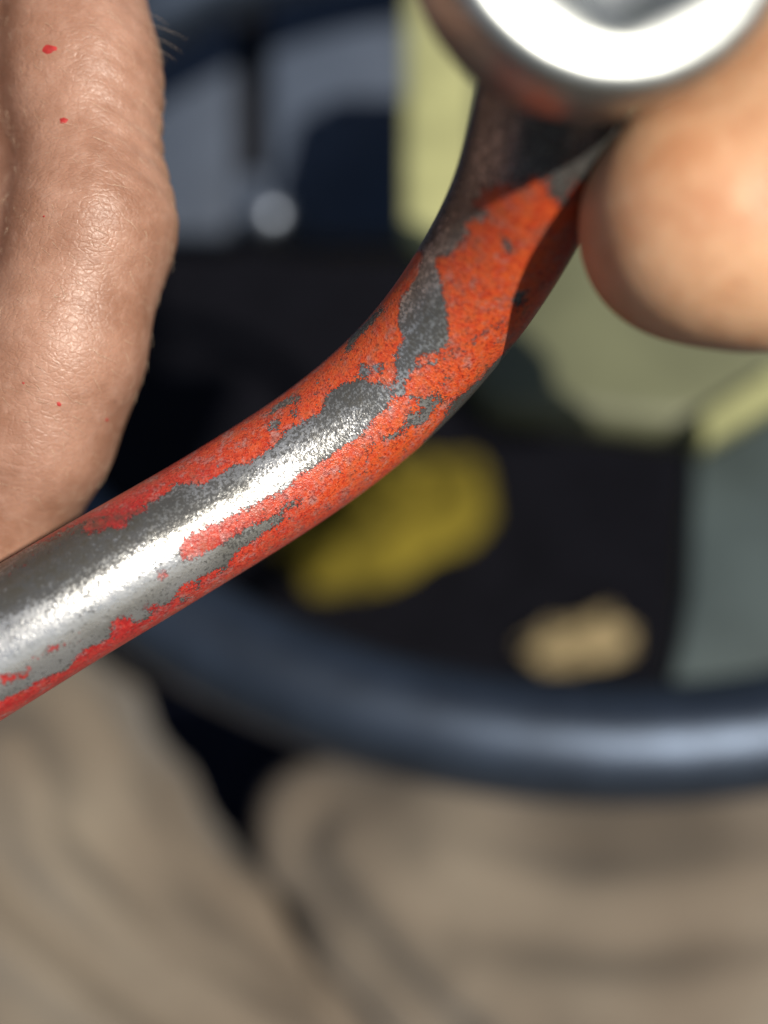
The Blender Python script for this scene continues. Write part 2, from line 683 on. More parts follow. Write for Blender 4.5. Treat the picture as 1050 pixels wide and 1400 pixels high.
# ------------------------------------------------------------------ skin
def skin_mat(name, base, deep, lightc, sss=0.25, grain=1.0, seed=0.0, gloss=0.42):
    m = NT(name)
    c0 = m.coord((1000, 1000, 1000))
    mp = m.n('Mapping')
    mp.inputs['Location'].default_value = (seed, seed * 2, seed * 3)
    m.l(c0, mp.inputs['Vector'])
    c = mp.outputs[0]
    big = m.noise(c, 0.09, 4, 0.6)
    mid = m.noise(c, 0.55, 5, 0.65, 0.4)
    fine = m.noise(c, 3.2, 3, 0.6)
    col = m.mix(m.ramp(big, 0.36, 0.66), deep, base)
    col = m.mix(m.math('MULTIPLY', m.ramp(mid, 0.45, 0.72), 0.32), col, lightc)
    # pores and darker spots
    sp = m.voro(c, 0.42)
    spot = m.ramp(sp.outputs['Distance'], 0.05, 0.16, 1.0, 0.0)
    spot = m.math('MULTIPLY', spot, m.ramp(m.noise(c, 0.3, 2), 0.5, 0.65))
    col = m.mix(m.math('MULTIPLY', spot, 0.5), col, tuple(x * .45 for x in deep))
    col = m.mix(m.math('MULTIPLY', m.ramp(fine, 0.3, 0.7), 0.22), col, tuple(x * .7 for x in deep))
    # skin cells: crossing creases
    st = m.coord((1000, 1000, 1000))
    mp2 = m.n('Mapping')
    mp2.inputs['Rotation'].default_value = (0.4, 0.3, 0.5)
    mp2.inputs['Scale'].default_value = (0.75, 1.7, 1.2)
    m.l(st, mp2.inputs['Vector'])
    wob = m.n('VectorMath', operation='ADD')
    nn = m.n('TexNoise')
    nn.inputs['Scale'].default_value = 0.5
    m.l(c, nn.inputs['Vector'])
    m.l(mp2.outputs[0], wob.inputs[0])
    m.l(nn.outputs['Color'], wob.inputs[1])
    cells = m.voro(wob.outputs[0], 0.95, 'DISTANCE_TO_EDGE')
    ce = m.ramp(cells.outputs['Distance'], 0.0, 0.16)
    cells2 = m.voro(wob.outputs[0], 0.28, 'DISTANCE_TO_EDGE')
    ce2 = m.ramp(cells2.outputs['Distance'], 0.0, 0.07)
    h = m.math('ADD', m.math('MULTIPLY', ce, 0.45), m.math('MULTIPLY', ce2, 0.3))
    h = m.math('ADD', h, m.math('MULTIPLY', fine, 0.7))
    nb = m.bump(h, 0.55 * grain, 0.00016)
    nb = m.bump(mid, 0.35 * grain, 0.0004, nb)
    m.set(Base_Color=col, Normal=nb, Roughness=m.ramp(fine, 0.2, 0.8, gloss - 0.1, gloss + 0.15))
    m.b.inputs['Subsurface Weight'].default_value = sss
    m.b.inputs['Subsurface Radius'].default_value = (1.0, 0.36, 0.18)
    m.b.inputs['Subsurface Scale'].default_value = 0.0022
    m.b.inputs['Specular IOR Level'].default_value = 0.45
    return m.m, m


M_skinL, _ = skin_mat('tan_hairy_skin', (0.375, 0.208, 0.145), (0.265, 0.132, 0.084), (0.48, 0.305, 0.235), 0.10, 0.75, 3.0, 0.41)
M_skinR, _ = skin_mat('warm_finger_skin', (0.74, 0.44, 0.255), (0.58, 0.28, 0.145), (0.82, 0.54, 0.34), 0.30, 0.7, 11.0, 0.36)

# hand on the left, fingers curled round the far end of the rod ----------------
I_PIP = (-37.8, 38.0, 135)
left = []
left += chain(((-44.0, 88, 144), 8.6), ((-39.9, 58.2, 138), 8.3), (I_PIP, 8.7), ((-42.2, 21.3, 135.5), 8.6), ((-47.0, 9.9, 138), 8.4), ((-54.8, -2, 144), 8.6), ((-68, -24, 142), 8.6), ((-82, -52, 129), 8.4))
left += chain(((-53, 88, 154), 10.2), ((-47.6, 58, 148.5), 9.8), ((-46.6, 38.6, 147), 10.0), ((-51.2, 21, 148.5), 9.8), ((-56, 9, 151), 9.5), ((-63, -4, 155), 9))
left += chain(((-64, 88, 168), 12), ((-59, 58, 162), 12), ((-57.5, 38, 160), 12), ((-60, 20, 160), 12), ((-64, 5, 162), 11), ((-72, -10, 160), 10))
left += chain(((-74, 97, 172), 11.3), ((-73, 62, 171), 10.2), ((-70, 34, 166), 11.0), ((-74, -14, 145), 9.8), ((-92, -60, 122), 8.6))
left += chain(((-88, 94, 155), 11.0), ((-83, 28, 142), 10.3), ((-91, -26, 131), 9.2), ((-106, -70, 115), 8.2))
left += chain(((-104, 88, 150), 10.0), ((-101, 20, 136), 9.2), ((-109, -38, 123), 8.0), ((-121, -78, 112), 7.2))
left += chain(((-56, 98, 152), 13), ((-80, 175, 178), 19))
left += chain(((-74, 99, 168), 13), ((-88, 175, 180), 20))
left += chain(((-88, 96, 156), 13), ((-100, 175, 178), 20))
left += chain(((-103, 92, 152), 12), ((-108, 175, 174), 19))
left += chain(((-70, 160, 165), 17), ((-70, 95, 128), 14), ((-80, 45, 110), 11.5), ((-90, -20, 103), 10))
left += chain(((-94, 175, 178), 24), ((-125, 290, 215), 31))
H_ = 0.75
f, lo = limb_field(left, (-170, -100, 80), (-20, 235, 260), H_, 2.6)
LV, LQ = surface_nets(f, lo, H_)
LV = relax(LV, LQ, 3, 0.6)
LN = vnormals(LV, LQ)
# knuckle folds and soft lumps, real relief
pip = np.array(I_PIP)
rel = LV - pip
g = np.exp(-((rel[:, 1] - 12) / 12.0) ** 2) * np.clip(LN[:, 0] * 1.2 + 0.1, 0, 1)
line = rel[:, 1] - 0.55 * rel[:, 0] * -1
fold = np.sin(line * 2 * np.pi / 3.1 + 1.2 * np.sin(rel[:, 2] * 0.35))
dispL = 0.30 * g * np.sign(fold) * np.abs(fold) ** 0.6 * (fold < 0)
dispL += 0.30 * vnoise(LV / 11.0, 1) + 0.04 * vnoise(LV / 3.2, 2)
LV = LV + LN * dispL[:, None]
hl = empty('hand', w((-80, 60, 150)), 'tanned hairy hand with tiny red paint flecks gripping the rod at left', 'hand')
skinL = mesh_obj('skin', w(LV), LQ[:, ::-1], M_skinL, hl)
LN = vnormals(LV, LQ)

pxl = np.stack([525 + LV[:, 0] / LV[:, 2] * 1400, 700 - LV[:, 1] / LV[:, 2] * 1400], 1)
facing = (LN * LV).sum(1) < 0


def skin_at(u, v):
    d = np.where(facing, np.hypot(pxl[:, 0] - u, pxl[:, 1] - v) + 0.15 * LV[:, 2], 1e9)
    i = int(np.argmin(d))
    return LV[i], LN[i]


M_fleck = plain('red_paint_fleck', (0.36, 0.028, 0.026), 0.6, 0.3, 0.2, 900)
for (u, v, r) in ((66, 68, 0.85), (85, 165, 0.55), (83, 555, 0.34), (148, 573, 0.30), (60, 300, 0.16), (32, 520, 0.15)):
    p, nrm = skin_at(u, v)
    e1 = np.cross(nrm, [0.2, 0.9, 0.3])
    e1 /= np.linalg.norm(e1)
    e2 = np.cross(nrm, e1)
    V = [w(p + nrm * 0.12)]
    n = 14
    for rr, hh in ((0.55, 0.10), (1.0, -0.06)):
        for k in range(n):
            a = 2 * math.pi * k / n
            q = r * rr * (1 + 0.45 * mnoise.noise(Vector((math.cos(a) * 1.3 + u, math.sin(a) * 1.3 + v, 1))))
            V.append(w(p + nrm * hh + q * (math.cos(a) * e1 * 1.15 + math.sin(a) * e2 * 0.85)))
    F = [(0, 1 + k, 1 + (k + 1) % n) for k in range(n)] + [(1 + k, 1 + n + k, 1 + n + (k + 1) % n, 1 + (k + 1) % n) for k in range(n)]
    mesh_obj('paint_fleck', V, F, M_fleck, hl)

# fine hairs
hm = NT('pale_hair')
hm.set(Base_Color=(0.70, 0.55, 0.40), Roughness=0.3)
cand = np.where(facing & (pxl[:, 0] > -60) & (pxl[:, 0] < 270) & (pxl[:, 1] > -60) & (pxl[:, 1] < 800) & (LV[:, 2] < 146))[0]
rng = np.random.default_rng(4)
V, F = [], []


def add_hair(p, nrm, flow, L, r, lift):
    base = len(V)
    side = np.cross(nrm, flow)
    side /= np.linalg.norm(side)
    cur = rng.normal(0, 0.35)
    ks = 5
    for k in range(ks):
        t = k / (ks - 1)
        c = p + flow * L * t + nrm * (L * lift * math.sin(t * 2.2) - 0.05) + side * L * cur * t * t
        rr = r * (1 - 0.85 * t)
        for a in (0, 2.094, 4.189):
            V.append(w(c + rr * (math.cos(a) * side + math.sin(a) * nrm)))
    for k in range(ks - 1):
        for a in range(3):
            F.append((base + 3 * k + a, base + 3 * k + (a + 1) % 3, base + 3 * k + 3 + (a + 1) % 3, base + 3 * k + 3 + a))


for i in rng.choice(cand, 420, replace=False):
    p, nrm = LV[i], LN[i]
    dirv = np.array([0.75, -0.55, 0.0]) + rng.normal(0, 0.25, 3)
    fl = dirv - nrm * (dirv @ nrm)
    fl /= np.linalg.norm(fl)
    add_hair(p, nrm, fl, rng.uniform(0.8, 2.6), rng.uniform(0.016, 0.030), rng.uniform(0.05, 0.20))
for (u, v, L) in ((205, 12, 4.0), (208, 30, 5.0), (212, 48, 4.2), (214, 62, 4.6), (218, 76, 3.2), (224, 160, 1.6), (237, 350, 1.4), (222, 120, 2.0)):
    p, nrm = skin_at(u - 10, v)
    fl = np.array([0.8, -0.45 + rng.normal(0, 0.12), -0.15])
    fl /= np.linalg.norm(fl)
    add_hair(p, nrm, fl, L, 0.035, 0.12)
ho = mesh_obj('hair', np.array(V), F, hm.m, hl)
tag(ho, kind='stuff')

# hand on the right: the end of a thumb pressed on the neck of the rod ---------
right = []
right += chain(((32.2, 29.6, 104), 12.1), ((44, 37.0, 105.5), 15.0), ((64, 44, 109), 13.4), ((100, 58, 119), 15), ((136, 62, 112), 22))
right += chain(((39.5, 26.6, 103), 9.8), ((50, 31.2, 104), 10.8))
right += chain(((14, 88, 112), 8.5), ((34, 100, 118), 9.3), ((62, 108, 124), 10.0), ((112, 96, 128), 12))
right += chain(((20, 108, 122), 8.6), ((44, 120, 128), 9.4), ((74, 124, 132), 10.2), ((122, 106, 134), 12))
right += chain(((32, 124, 134), 8.2), ((56, 134, 140), 9.0), ((86, 134, 142), 9.8), ((132, 114, 136), 12))
right += chain(((50, 138, 144), 7.4), ((72, 146, 148), 8.0), ((98, 144, 148), 9.0), ((142, 122, 136), 11))
right += chain(((112, 94, 127), 14), ((150, 66, 105), 20))
right += chain(((124, 104, 132), 14), ((158, 70, 106), 20))
right += chain(((136, 114, 134), 13), ((164, 76, 106), 20))
right += chain(((146, 64, 108), 25), ((215, 25, 40), 31))
H_ = 0.8
f, lo = limb_field(right, (0, -10, 30), (235, 165, 175), H_, 2.0)
RV, RQ = surface_nets(f, lo, H_)
RV = relax(RV, RQ, 4, 0.6)
RN = vnormals(RV, RQ)
lump = vnoise(RV / 11.0, 3)
RV = RV + RN * (0.4 * lump)[:, None]
hr = empty('hand', w((100, 70, 120)), 'blurred sunlit fingertip of a hand pressing the socket end at right', 'hand')
mesh_obj('skin', w(RV), RQ[:, ::-1], M_skinR, hr)
# thumbnail on the far side of the thumb
V = []
for i in range(9):
    for j in range(9):
        a = (i / 8 - .5) * 1.5
        b = j / 8
        V.append(w(np.array([27, 29.8, 104]) + np.array([b * 15, b * 5.4, b * 2.0]) + 12.3 * np.array([0.1 * math.cos(a), math.sin(a) * 0.85, math.cos(a) * 0.98])))
M_nail = plain('nail', (0.6, 0.36, 0.27), 0.3, 0.5, 0.1, 300)
mesh_obj('thumbnail', np.array(V), grid_faces(9, 9, False), M_nail, hr)

# ------------------------------------------------------------------ wrench
#ROD_BEGIN
ROD_R = 8.0
ROD_PTS = [(-152.3, -82.4, 114.0), (-112.3, -57.5, 117.0), (-73.4, -33.0, 120.0), (-46.0, -15.6, 122.3), (-32.5, -7.3, 124.9), (-19.7, 0.6, 128.2), (-8.3, 8.2, 130.0), (1.0, 15.7, 129.2), (7.9, 23.1, 125.5), (12.7, 29.8, 119.7), (15.8, 35.6, 113.0), (16.9, 40.5, 106.4), (18.0, 45.6, 100.8), (18.8, 49.0, 94.0), (18.8, 49.6, 90.0)]


def rod_frames(n):
    P, s = catmull(ROD_PTS, n)
    wlen = max(3, int(n * 20.0 / s[-1]) | 1)
    ker = np.hanning(wlen + 2)[1:-1]
    ker /= ker.sum()
    pad = wlen // 2
    Pp = np.vstack([P[0] + (P[0] - P[1]) * np.arange(pad, 0, -1)[:, None], P, P[-1] + (P[-1] - P[-2]) * np.arange(1, pad + 1)[:, None]])
    P = np.stack([np.convolve(Pp[:, k], ker, 'valid') for k in range(3)], 1)
    T = np.gradient(P, axis=0)
    T /= np.linalg.norm(T, axis=1, keepdims=True)
    e1 = np.array([0, 0, -1.0]) * 0.8 + np.array([0.0, -0.45, 0]) * 1.0
    e1 = e1[None] - T * (T @ e1)[:, None]
    e1 /= np.linalg.norm(e1, axis=1, keepdims=True)
    e2 = np.cross(T, e1)
    return P, s, T, e1, e2


PAINT_S0, PAINT_S1, PAINT_A = 100.0, 232.0, R_(115)
PAINT_NS, PAINT_NA = 330, 80
#ROD_END
PAINT = """
77777777777777777777777777777777777777777777777777777777777777777777777777777777
88888888888888888888888888888888888888888888888888888888888888888888888888888888
99999999999999999999999999999999999999999999999999999999999999999999999999999999
99999999999999999999999999999999999999999999999999999999999999999999999999999999
99999999999999999999999999999999999999999999999999999999999999999999999999999999
99999999999999999999999999999999999999999999999999999999999999999999999999999999
99999999999999999999999999999999999999999999999999999999999999999999999999999999
99999999999999999999999999999999999999999999999999999999999999999999999999999999
99999999999999999999999999999999999999999999999999999999999999999999999999999999
99999999999999999999999999999999999999999999999999999999999999999999999999999999
99999999999999999999999999999999999999999999999999999999999999999999999999999999
99999999999999999999999999999999999999999999999999999999999999999999999999999999
99999999999999999999999999999999999999999999999999999999999999999999999999999999
99999999999999999999999999999999999999999999999999999999999999999999999999999999
99999999999999999999999999999999999999999999999999999999999999999999999999999999
99999999999999999999999999999999999999999999999999999999999999999999999999999999
99999999999999999999999999999999999999999999999999999999999999999999999999999999
99999999999999999999999999999999999999999999999999999999999999999999999999999999
99999999999999999999999999999999999999999999999999999999999999999999999999999999
99999999999999999999999999999999999999999999999999999999999999999999999999999999
99999999999999999999999999999999999999999999999999999999999999999999999999999999
99999999999999999999999999999999999999999999999999999999999999999999999999999999
99999999999999999999999999999999999999999999999999999999999999999999999999999999
99999999999999999999999999999999999999999999999999999999999999999999999999999999
99999999999999999999999999999999999999999999999999999999999999999999999999999999
99999999999999999999999999999999999999999999999999999999999999999999999999999999
99999999999999999999999999999999999999999999999999999999999999999999999999999999
99999999999999999999999999999999999999999999999999999999999999999999999999999999
99999999999999999999999999999999999999999999999999999999999999999999999999999999
88899999999999999999999999999999999999999999999999999999999999999999999999999999
77789999999999999999999999999999999999999999999999999999999999999999999999999998
65678999999999999999999999999999999999999999999999999999999999999999999999999987
44478999999999999999999999999999999999999999999999999999999999999999999999999987
43468999999999999999999999999999999999999999999999999999999999999999999999999986
43468899999999999999999999999999999999999999999999999999999999999999999999999886
43468899999999999999999999999999999999999999999999999999999999999999999999999886
43468899999999999999999999999999999999999999999999999999999999999999999999999886
43468899999999999999999999999999999999999999999999999999999999999999999999999886
43468899999999999999999999999999999999999999999999999999999999999999999999999886
43468899999999999999999999999999999999999999999999999999999999999999999999999886
43468899999999999999999999999999999999999999999999999999999999999999999999999886
43468899999999999999999999999998888899999999999999999999999999999999999999999886
43468899999999999999999999999987667788999999999999999999999999999999999999999886
43468899999999999999999999999886544678889999999999999999999999999999999999999886
43468999999999999999999999999875323456788999999999999999999999999999999999999886
43578999999999999999999999999874322234678899999999999999999999999999999999999886
44578999999999999999999999999864211112457889999999999999999999999999999999999886
44678999999999999999999999999864211111245788899999999999999999999999999999999886
44578999999999999999999999999875311001123567888999999999999999999999999999999886
43578999999999999999999999999875310000112345678899999999999999999999999999999886
43468899999999999999999999999875310000011123467888999999999999999999999999999886
43468899999999999999999999999864210000000111235678899999999999999999999999999886
43468899999999999999999999999864210000000001123467888999999999999999999999999886
42357899999999999999999999999864210000000000111235678889999999999999999999999886
42347899999999999999999999999875310000000000001123456788889999999999999999999886
32246899999999999999999999999875310000000000000111234566788899999999999999998876
32246889999999999999999999999876311000000000000001112334677888899999999999888875
22236889999999999999999999999875311000000000000000011122355667888888888888887764
21236889999999999999999999999875311000000000000000000111223345677888888877665542
11236889999999999999999999999875211000000000000000000001111223455666666655433321
11236889999999999999999999999874211011000000000000000000001111233333333333221111
11236889999999999999999999998864211111111000000000000000000001111111111111111111
22236789999999999999999999998863211133321100000000000000000000000111111110000011
21135789999999999999999999998753111245542100000000000000000000000000000000000001
11124689999999999999999999998642111356642100000000000000000000000000000000000001
11124688999999999999999999998642112357642100000000000000000000000000000000000000
11123688999999999999999999988632112466532100000000000000000000000000000000000111
11113688999999999999999999988632123566531100000000000000000000011000011111111111
11113688999999999999999999988632134665321000000000000000000000111111111111222222
11113578999999999999999999988632235664211000000000000000000000122222222222333322
11113578899999999999999999988632235653210000000000000000000000122333333333333332
11112468899999999999999999988632124553110000000000000000000000123333333333333332
11011357889999999999999999988632123453210000000000000000000000123333333333333332
11011245789999999999999999987631112344210000000000000000000000123333333333333332
11011124678999999999999999987531111234311000000000000000000001123333333333333332
11011123578999999999999999887521111134421000000000000000000001123333333333333332
11111234568999999999999998875321001134421000000000000000000001223333333333333332
11113456778999999999999998764211001134431100000000000000000001233333333333333332
11124678889999999999999998643110001135531100000000000000000001233333333333333332
21235788999999999999999988642111001135532100000000000000000001233333333333333332
21246889999999999999999998653211111135531100000000000000000001233333333333444443
22357889999999999999999998865431111135531100000000000000000001233333333334455554
32357889999999999999999999887643111235431000000000000000000001233333333334466764
32357889999999999999999999988764211245421000000000000000000001233333333334567765
32246889999999999999999999998875322344311000000000000000000001233333333334567764
21235789999999999999999999998875322343210000000000000000000001233333333334456764
21124689999999999999999999999875322332110000000000000000000001233333333334456764
21124688999999999999999999999875322443210000000000000000000001233333333344456764
32123578999999999999999999998864212444310000000000000000000001123333333344567775
32123578999999999999999999998863212344310000000000000000000001123333333445678876
42223678999999999999999999998753111122210000000000000000000001123333333445788886
42235789999999999999999999998742111111100000000000000000000001123333334456888886
54456789999999999999999999998642111110000000000000000000000000123333334467889887
66678899999999999999999999998753211100000000000000000000000000123333344568899987
88888999999999999999999999998864321110000000000000000000000000123333344578899998
88899999999999999999999999999876543210000000000000000000000000123333344578999999
99999999999999999999999999999988765321000000000000000000000001123333344578999999
99999999999999999999999999999998876421000000000000000000000001123333344578999999
98888888999999999999999999999998887531000000000000000000000001123333344678999999
88776678899999999999999999999988887531000000000000000000000001123333445678999998
76544457899999999999999999998888777531000000000000000000010001233333445688999988
54332346899999999999999999988766665421000000000000000000111011233334445789999987
43222246899999999999999999987544333211000000000000000000011011233344456789999986
43222246889999999999999999986432221110000000000000000000000012334444456889999986
54332246889999999999999999986422221110000000000000000000000012455554557899999987
76553346889999999999999999986422333211000000000000000000000113567666667899999987
77765446899999999999999999986434454321000000000000000000000123678877778899999988
66775456899999999999999999986545665421000000000000000000001124688888889999999987
55665457899999999999999999987656665311000000000000000000001135788999999999999987
44454568899999999999999999988655543210000000000000000000011246889999999999999986
43334578999999999999999999988754322110000000000000000000112467899999999999999986
42224688999999999999999999998753211100111100000000000000123578899999999999999886
42124688999999999999999999988753111001122110000000000001135788999999999999999886
42224688999999999999999999888753111011234321000000000001246778899999999999999886
42234688888999999999999988888753211112355531100000000001235667899999999999999886
42346787778899999999999887767765321112466531100000000001123456899999999999999886
43457876556789999999999875455676532112466531000000000000112356889999999999999886
44578875445689999999999864345677642112345421000000000000112467889999999999999886
44678876555789999999999875445788753111233311000000000000113577889999999999999986
44678877667889999999999887666778753111112111000000000000123577778999999999999986
54678777788899999999999988876677753111111111100000000000124666667899999999999986
54677666788999999999999998875556652111112322110000000000113565557899999999999986
54676545678999999999999998865456642111124543211000000000012456567899999999999986
54676555678999999999999999876556532111135665321100000000012356778999999999999986
54677777789999999999999999988777531111136777532100000000011246788999999999999986
55688888899999999999999999998887631111246888753210000000001236889999999999999986
55688899999999999999999999999887631111357888875210000000001136889999999999999986
55688999999999999999999999999887631111357888875310000000001136889999999999999986
54688899999999999999999999998887531111368898876311000000000135789999999999999986
44688888999999999999999999887777531111368899876311000000000125788999999999999986
44678777889999999999999999876666421111368899875310000000000124678999999999999986
44566666789999999999999999876554321111368898875310000000000113578999999999999886
43345556789999999999999999877653211111368898864210000000000113578999999999999886
42234667789999999999999999988764321111368888864210000000000123578999999999999886
42235688899999999999999999998876421111368888863110000000001124689999999999999886
43346789999999999999999999999887531111368888863110000000011246789999999999999886
44567889999999999999999999999988642112368888753110000000123467899999999999999886
44678899999999999999999999999998753112368888753100000001235678899999999999999986
55688999999999999999999999999998753112368888642100000001246788999999999999999986
55789999999999999999999999999998863212368888642100000001357889999999999999999987
66889999999999999999999999999998863212368888631100000011367899999999999999999987
67899999999999999999999999999998863212368888631100000011368899999999999999999987
67899999999999999999999999999998863212368887631100000011368899999999999999999987
67899999999999999999999999999998863212368887531100000011368899999999999999999987
67899999999999999999999999999998863212368887531000000011368899999999999999999987
77899999999999999999999999999998864212468886421000000011368899999999999999999987
77899999999999999999999999999999864222468886421000000011368899999999999999999987
78999999999999999999999999999999875323578886311000000011367888999999999999999998
88999999999999999999999999999999875323678886311000000011367888999999999999999998
99999999999999999999999999999999875324688886311000000011368888999999999999999999
99999999999999999999999999999999874324688886311000000012468889999999999999999999
99999999999999999999999999999999864224688886311000000112468889999999999999999999
99999999999999999999999999999999864224688876311000000123678888999999999999999999
99999999999999999999999999999999864335688876311000001135788878899999999999999999
88999999999999999999999999999999875446788875310000001246788777899999999999999998
88999999999999999999999999999999887656678875310000001257888777899999999999999998
88999999999999999999999999999999987655567764210000001357888767899999999999999998
88999999999999999999999999999999987654467763210000001257888767888899999999999998
99999999999999999999999999999999988654567763110000001246888777877889999999999999
99999999999999999999999999999999988754678763110000001236888877766789999999999999
99999999999999999999999999999999988755678763110000001136888888766789999999999999
99999999999999999999999999999999988655688763110000001136889998877889999999999999
99999999999999999999999999999999987655788863210000001136889999888899999999999999
99999999999999999999999999999999988666788864210000001136889999999999999999999999
99999999999999999999999999999999998878888875310000001136888888899999999999999999
99999999999999999999999999999999999888999875310000001136788877888999999999999999
99999999999999999999999999999999999999999876311000001136788765688888999999999999
99999999999999999999999999999999999999999876311000000135787644578777899999999999
99999999999999999999999999999999999999999875310000000135777543467766889999999999
99999999999999999999999999999999999999999875310000000124676533467655789999999999
99999999999999999999999999999999999999999864210000000123676433567644678999999999
99999999999999999999999999999999999999998864210000000113677555677643578999999999
99999999999999999999999999999999999999998863110000000113677767787643467899999999
99999999999999999999999999999999999999998863110000000113678888887642357899999999
99999999999999999999999999999999999999998863110000000123678888887532357899999999
99999999999999999999999999999999998889998763110000000124677777876432468899999999
99999999999999999999999999999999987788998753100000000125676556776422468899999999
99999999999999999999999999999999876678888742100000000135765446775323478999999999
99999999999999999999999999999999876678988742100000001135765456764323578999999999
99999999999999999999999999999999887788998753100000001136776567753234688999999999
99999999999999999999999999999999988889998753100000001236777777653346789999999999
99999999999999999999999999999999999999998763100000001246888888643457889999999999
99999999999999999999999999999999999999998753100000001357889988754568899999999999
99999999999999999999999999999999999999998753100000001357889998876678999999999999
99999999999999999999999999999999999999988642100000001357889999888888999999999999
99999999999999999999999999999999999999988642100000001257889999998899999999999999
99999999999999999999999999999999998888888631100000001235789999999999999999999999
99999999999999999999999999999999988777887631100000000124688999988888999999999999
99999999999999999999999999999999986666787631100000000113578899887778899999999999
99999999999999999999999999999999886555787631100000000012467899876667899999999999
99999999999999999999999999999999987655787631100000000011357899876667899999999999
99999999999999999999999999999999988766787631100000000011257899987777899999999999
99999999999999999999999999999999988877887631100000000011357899998888999999999999
99999999999999999999999999999999988778887631100000000011367899999999999999999999
99999999999999999999999999999999887667888631100000000012368899999999999999999999
99999999999999999999999999999999876567888642100000000012468899999999999999999999
99999999999999999999999999999998865467888642100000000012578999999999999999999999
99999999999999999999999999999998764468888753100000000013578999999999999999999999
99999999999999999999999999999988754468888753100000000112478999999999999999999999
88899999999988888889999999999988644578888753100000000113578999999999999999999999
87888999999887777788999999998887644678888753100000001124678999999999999999999998
88788999998866555667889999988777644688888642100000011346788999999999999999999998
88888999998764444456789999987655544688888642100000112467889999999999999999999999
88899999998754333445689999987655555688888642100001123567888999988888999999999999
88899999988754333345688999987776666788888642110011234566778999987678889999999988
77899999987643333345688999998877666678888753111112355444568899876556788899999987
66899999887543333334678999998876444567888763211113565433357899875445677889998876
56899999876433333334578899998764323457888864322224676432347899875433456788888765
57899998875433333333467899988643223467888865433345777544457899886433334567887654
67899988764333333333457899987532234678888764445567776665668899987533223356776544
68888887654333333333457889987632346788887643456777765567788999987643222335676434
67888876543333333333346788988642346777776533357788654568889999988753222234665434
57887654433333333333345688888743345666655433346787644578899999998764222234665434
46776544333333333333334578888753334555555543246787644678999999998753222235676433
45665443333333333333333467888764333445567754235787656789999999998753222346776543
45665433333333333333333456788865444466778764334678777889999999998643222356887644
56765433333333333333333345678865444678888875323567888899999999998643222457888654
67775433333333333333333334677764445688888875322356788999999999988643223468888765
78876543333333333333333334566654445788999875322234678999999999988643223578888876
78887543333333333333333334566555555789999876421123578999999999987642224678999877
78887643333333333333333334566666656789999886421112468999999999987532234688999887
88988654333333333333333334677778766788999887531112368899999999987532234688999988
89988754333333333333333345788888876678998876432112368899999999987643234689999988
99998764333333333333333346788998876678888865442112368899999999987643335789999999
99998865333333333333333456889999887678888765543111367899999999987643346789999999
99999875433333333333333457899999987667887656653111357889999999987543457899999999
99999876433333333333333568899999987667876567642111246788899999886544568899999999
99999886433333333333334578999999987667765567642111235667789999876555678999999999
99999887543333333333334578999999998777766676531101123345678999886667889999999999
99999987543333333333334688999999998887766776421000112223468899988788899999999999
99999987543333333333345788999999999887666765311000011112357889998899999999999999
99999987543333333333345789999999999987667753210000001111246788999999999999999999
99999987543333333333345789999999999987667642110000000001124688999999999999999999
99999987543333333333345789999999999886666531100000000000113578899999999999999999
99999987643333333333345789999999999876566421100000000000012357899999999999999999
99999988654333333333346789999999999876666421100000000000011246789999999999999999
99999998754333333333356889999999998866677531100000000000001124789999999999999999
99999998865433333333457899999999998766777632100000000000000124689999999999999999
99999999875433333333457899999999998766788642110000000000000123689999999999999999
99999999876443333334467899999999988666788753110000000000000124689999999999999999
99999999887544333334578899999999987657888864211000000000000124689999999999999999
99999999988754433345688999999999987557888876431100000000000135789999999999999999
99999999998876544456789999999999886567899887642100000000000135789999999999999999
99999999999887665567889999999999876568899988753110000000000136789999999999999999
99999999999988877778899999999999875578999998864210000000000135789999999999999999
89999999999999888889999999999998865578999999875311000000000135789999999999988888
78999999999999999999999999999998765678999999875421100000000124688999999988887767
67899999999998888999999999999988755688999999887542110000000113678999998887665444
57899999999988788899999999999887656789999999988754211000000013578899988765443323
67899999999887667899999999999875556889999999998875421100000012367888887643222223
68899999999876556789999999998764457899999999999887542110000011246888765422111224
68899999999875556789999999998765578899999999999988754211000001236777643221122234
68999999999876555789999999999876788999999999999998875421100001135765422112222235
78999999999887656689999999999888889999999999999999887542111001135653221122222335
78999999999988776789999999999988899999999999999999988764321111123432112222222335
78999999999999888889999999999888999999999999999999998876532111112221122222222335
78999999999999999999999999988888899999999999999988999888754321111111222222222335
78999999999999999999999999987667889999999999998888899988775431101112222222222335
78999999999999999999999999876445678999999999887767899988875421101112222222222335
78999999999999999999999999875333568899999998876667899988754211011122222222222335
78999999999999999999999999876422357899999998766778899987642111111222222222222335
78999999999999999999999999987532347899999998877889999886421110112222222222222335
78999999999999999999999999987643357899999999888999999875321100112222222222222335
78999999999999999999999999998765568899999999999999999864211001122222222222222335
78999999999999999999999999998876778999999999999999998864211011122222222222222335
78999999999999999999999999999888889999999999999999998763111111222222222222222335
78999999999999999999999999999999999999999999999999998753111112222222222222222335
78999999999999999999999999999999999999999999999999998742211222222222222222222335
78999999999999999999999999999999999999999999999999988642222222222222222222222335
78999999999999999999999999999999999999999999999999988643222222222222222222222335
68999999999999999999999999999999999999999999999999987643222222222222222222222335
68899999999999999999999999999999999999999999999999987543322222222222222222222335
68899999999999999999999999999999999999999889999999986533322222222222222222222335
68899999999999999999999999999999999999998778899999876443322222222222222222222335
68899999999999999999999999999999999999987667899999886554332222222222222222222334
67889999999999999999999999999999999999987556789999987765432222222222222222222334
67888999999999999999999999999999999999987545788999988775432222222222222222222334
67888899999999999999999999999999999999987544678999888765332222222222222222222334
67888889999999999999999999999999999999987644568898877654332222222222222222222334
67888899999999999999999999999999999999998754467888765543332222222222222222222334
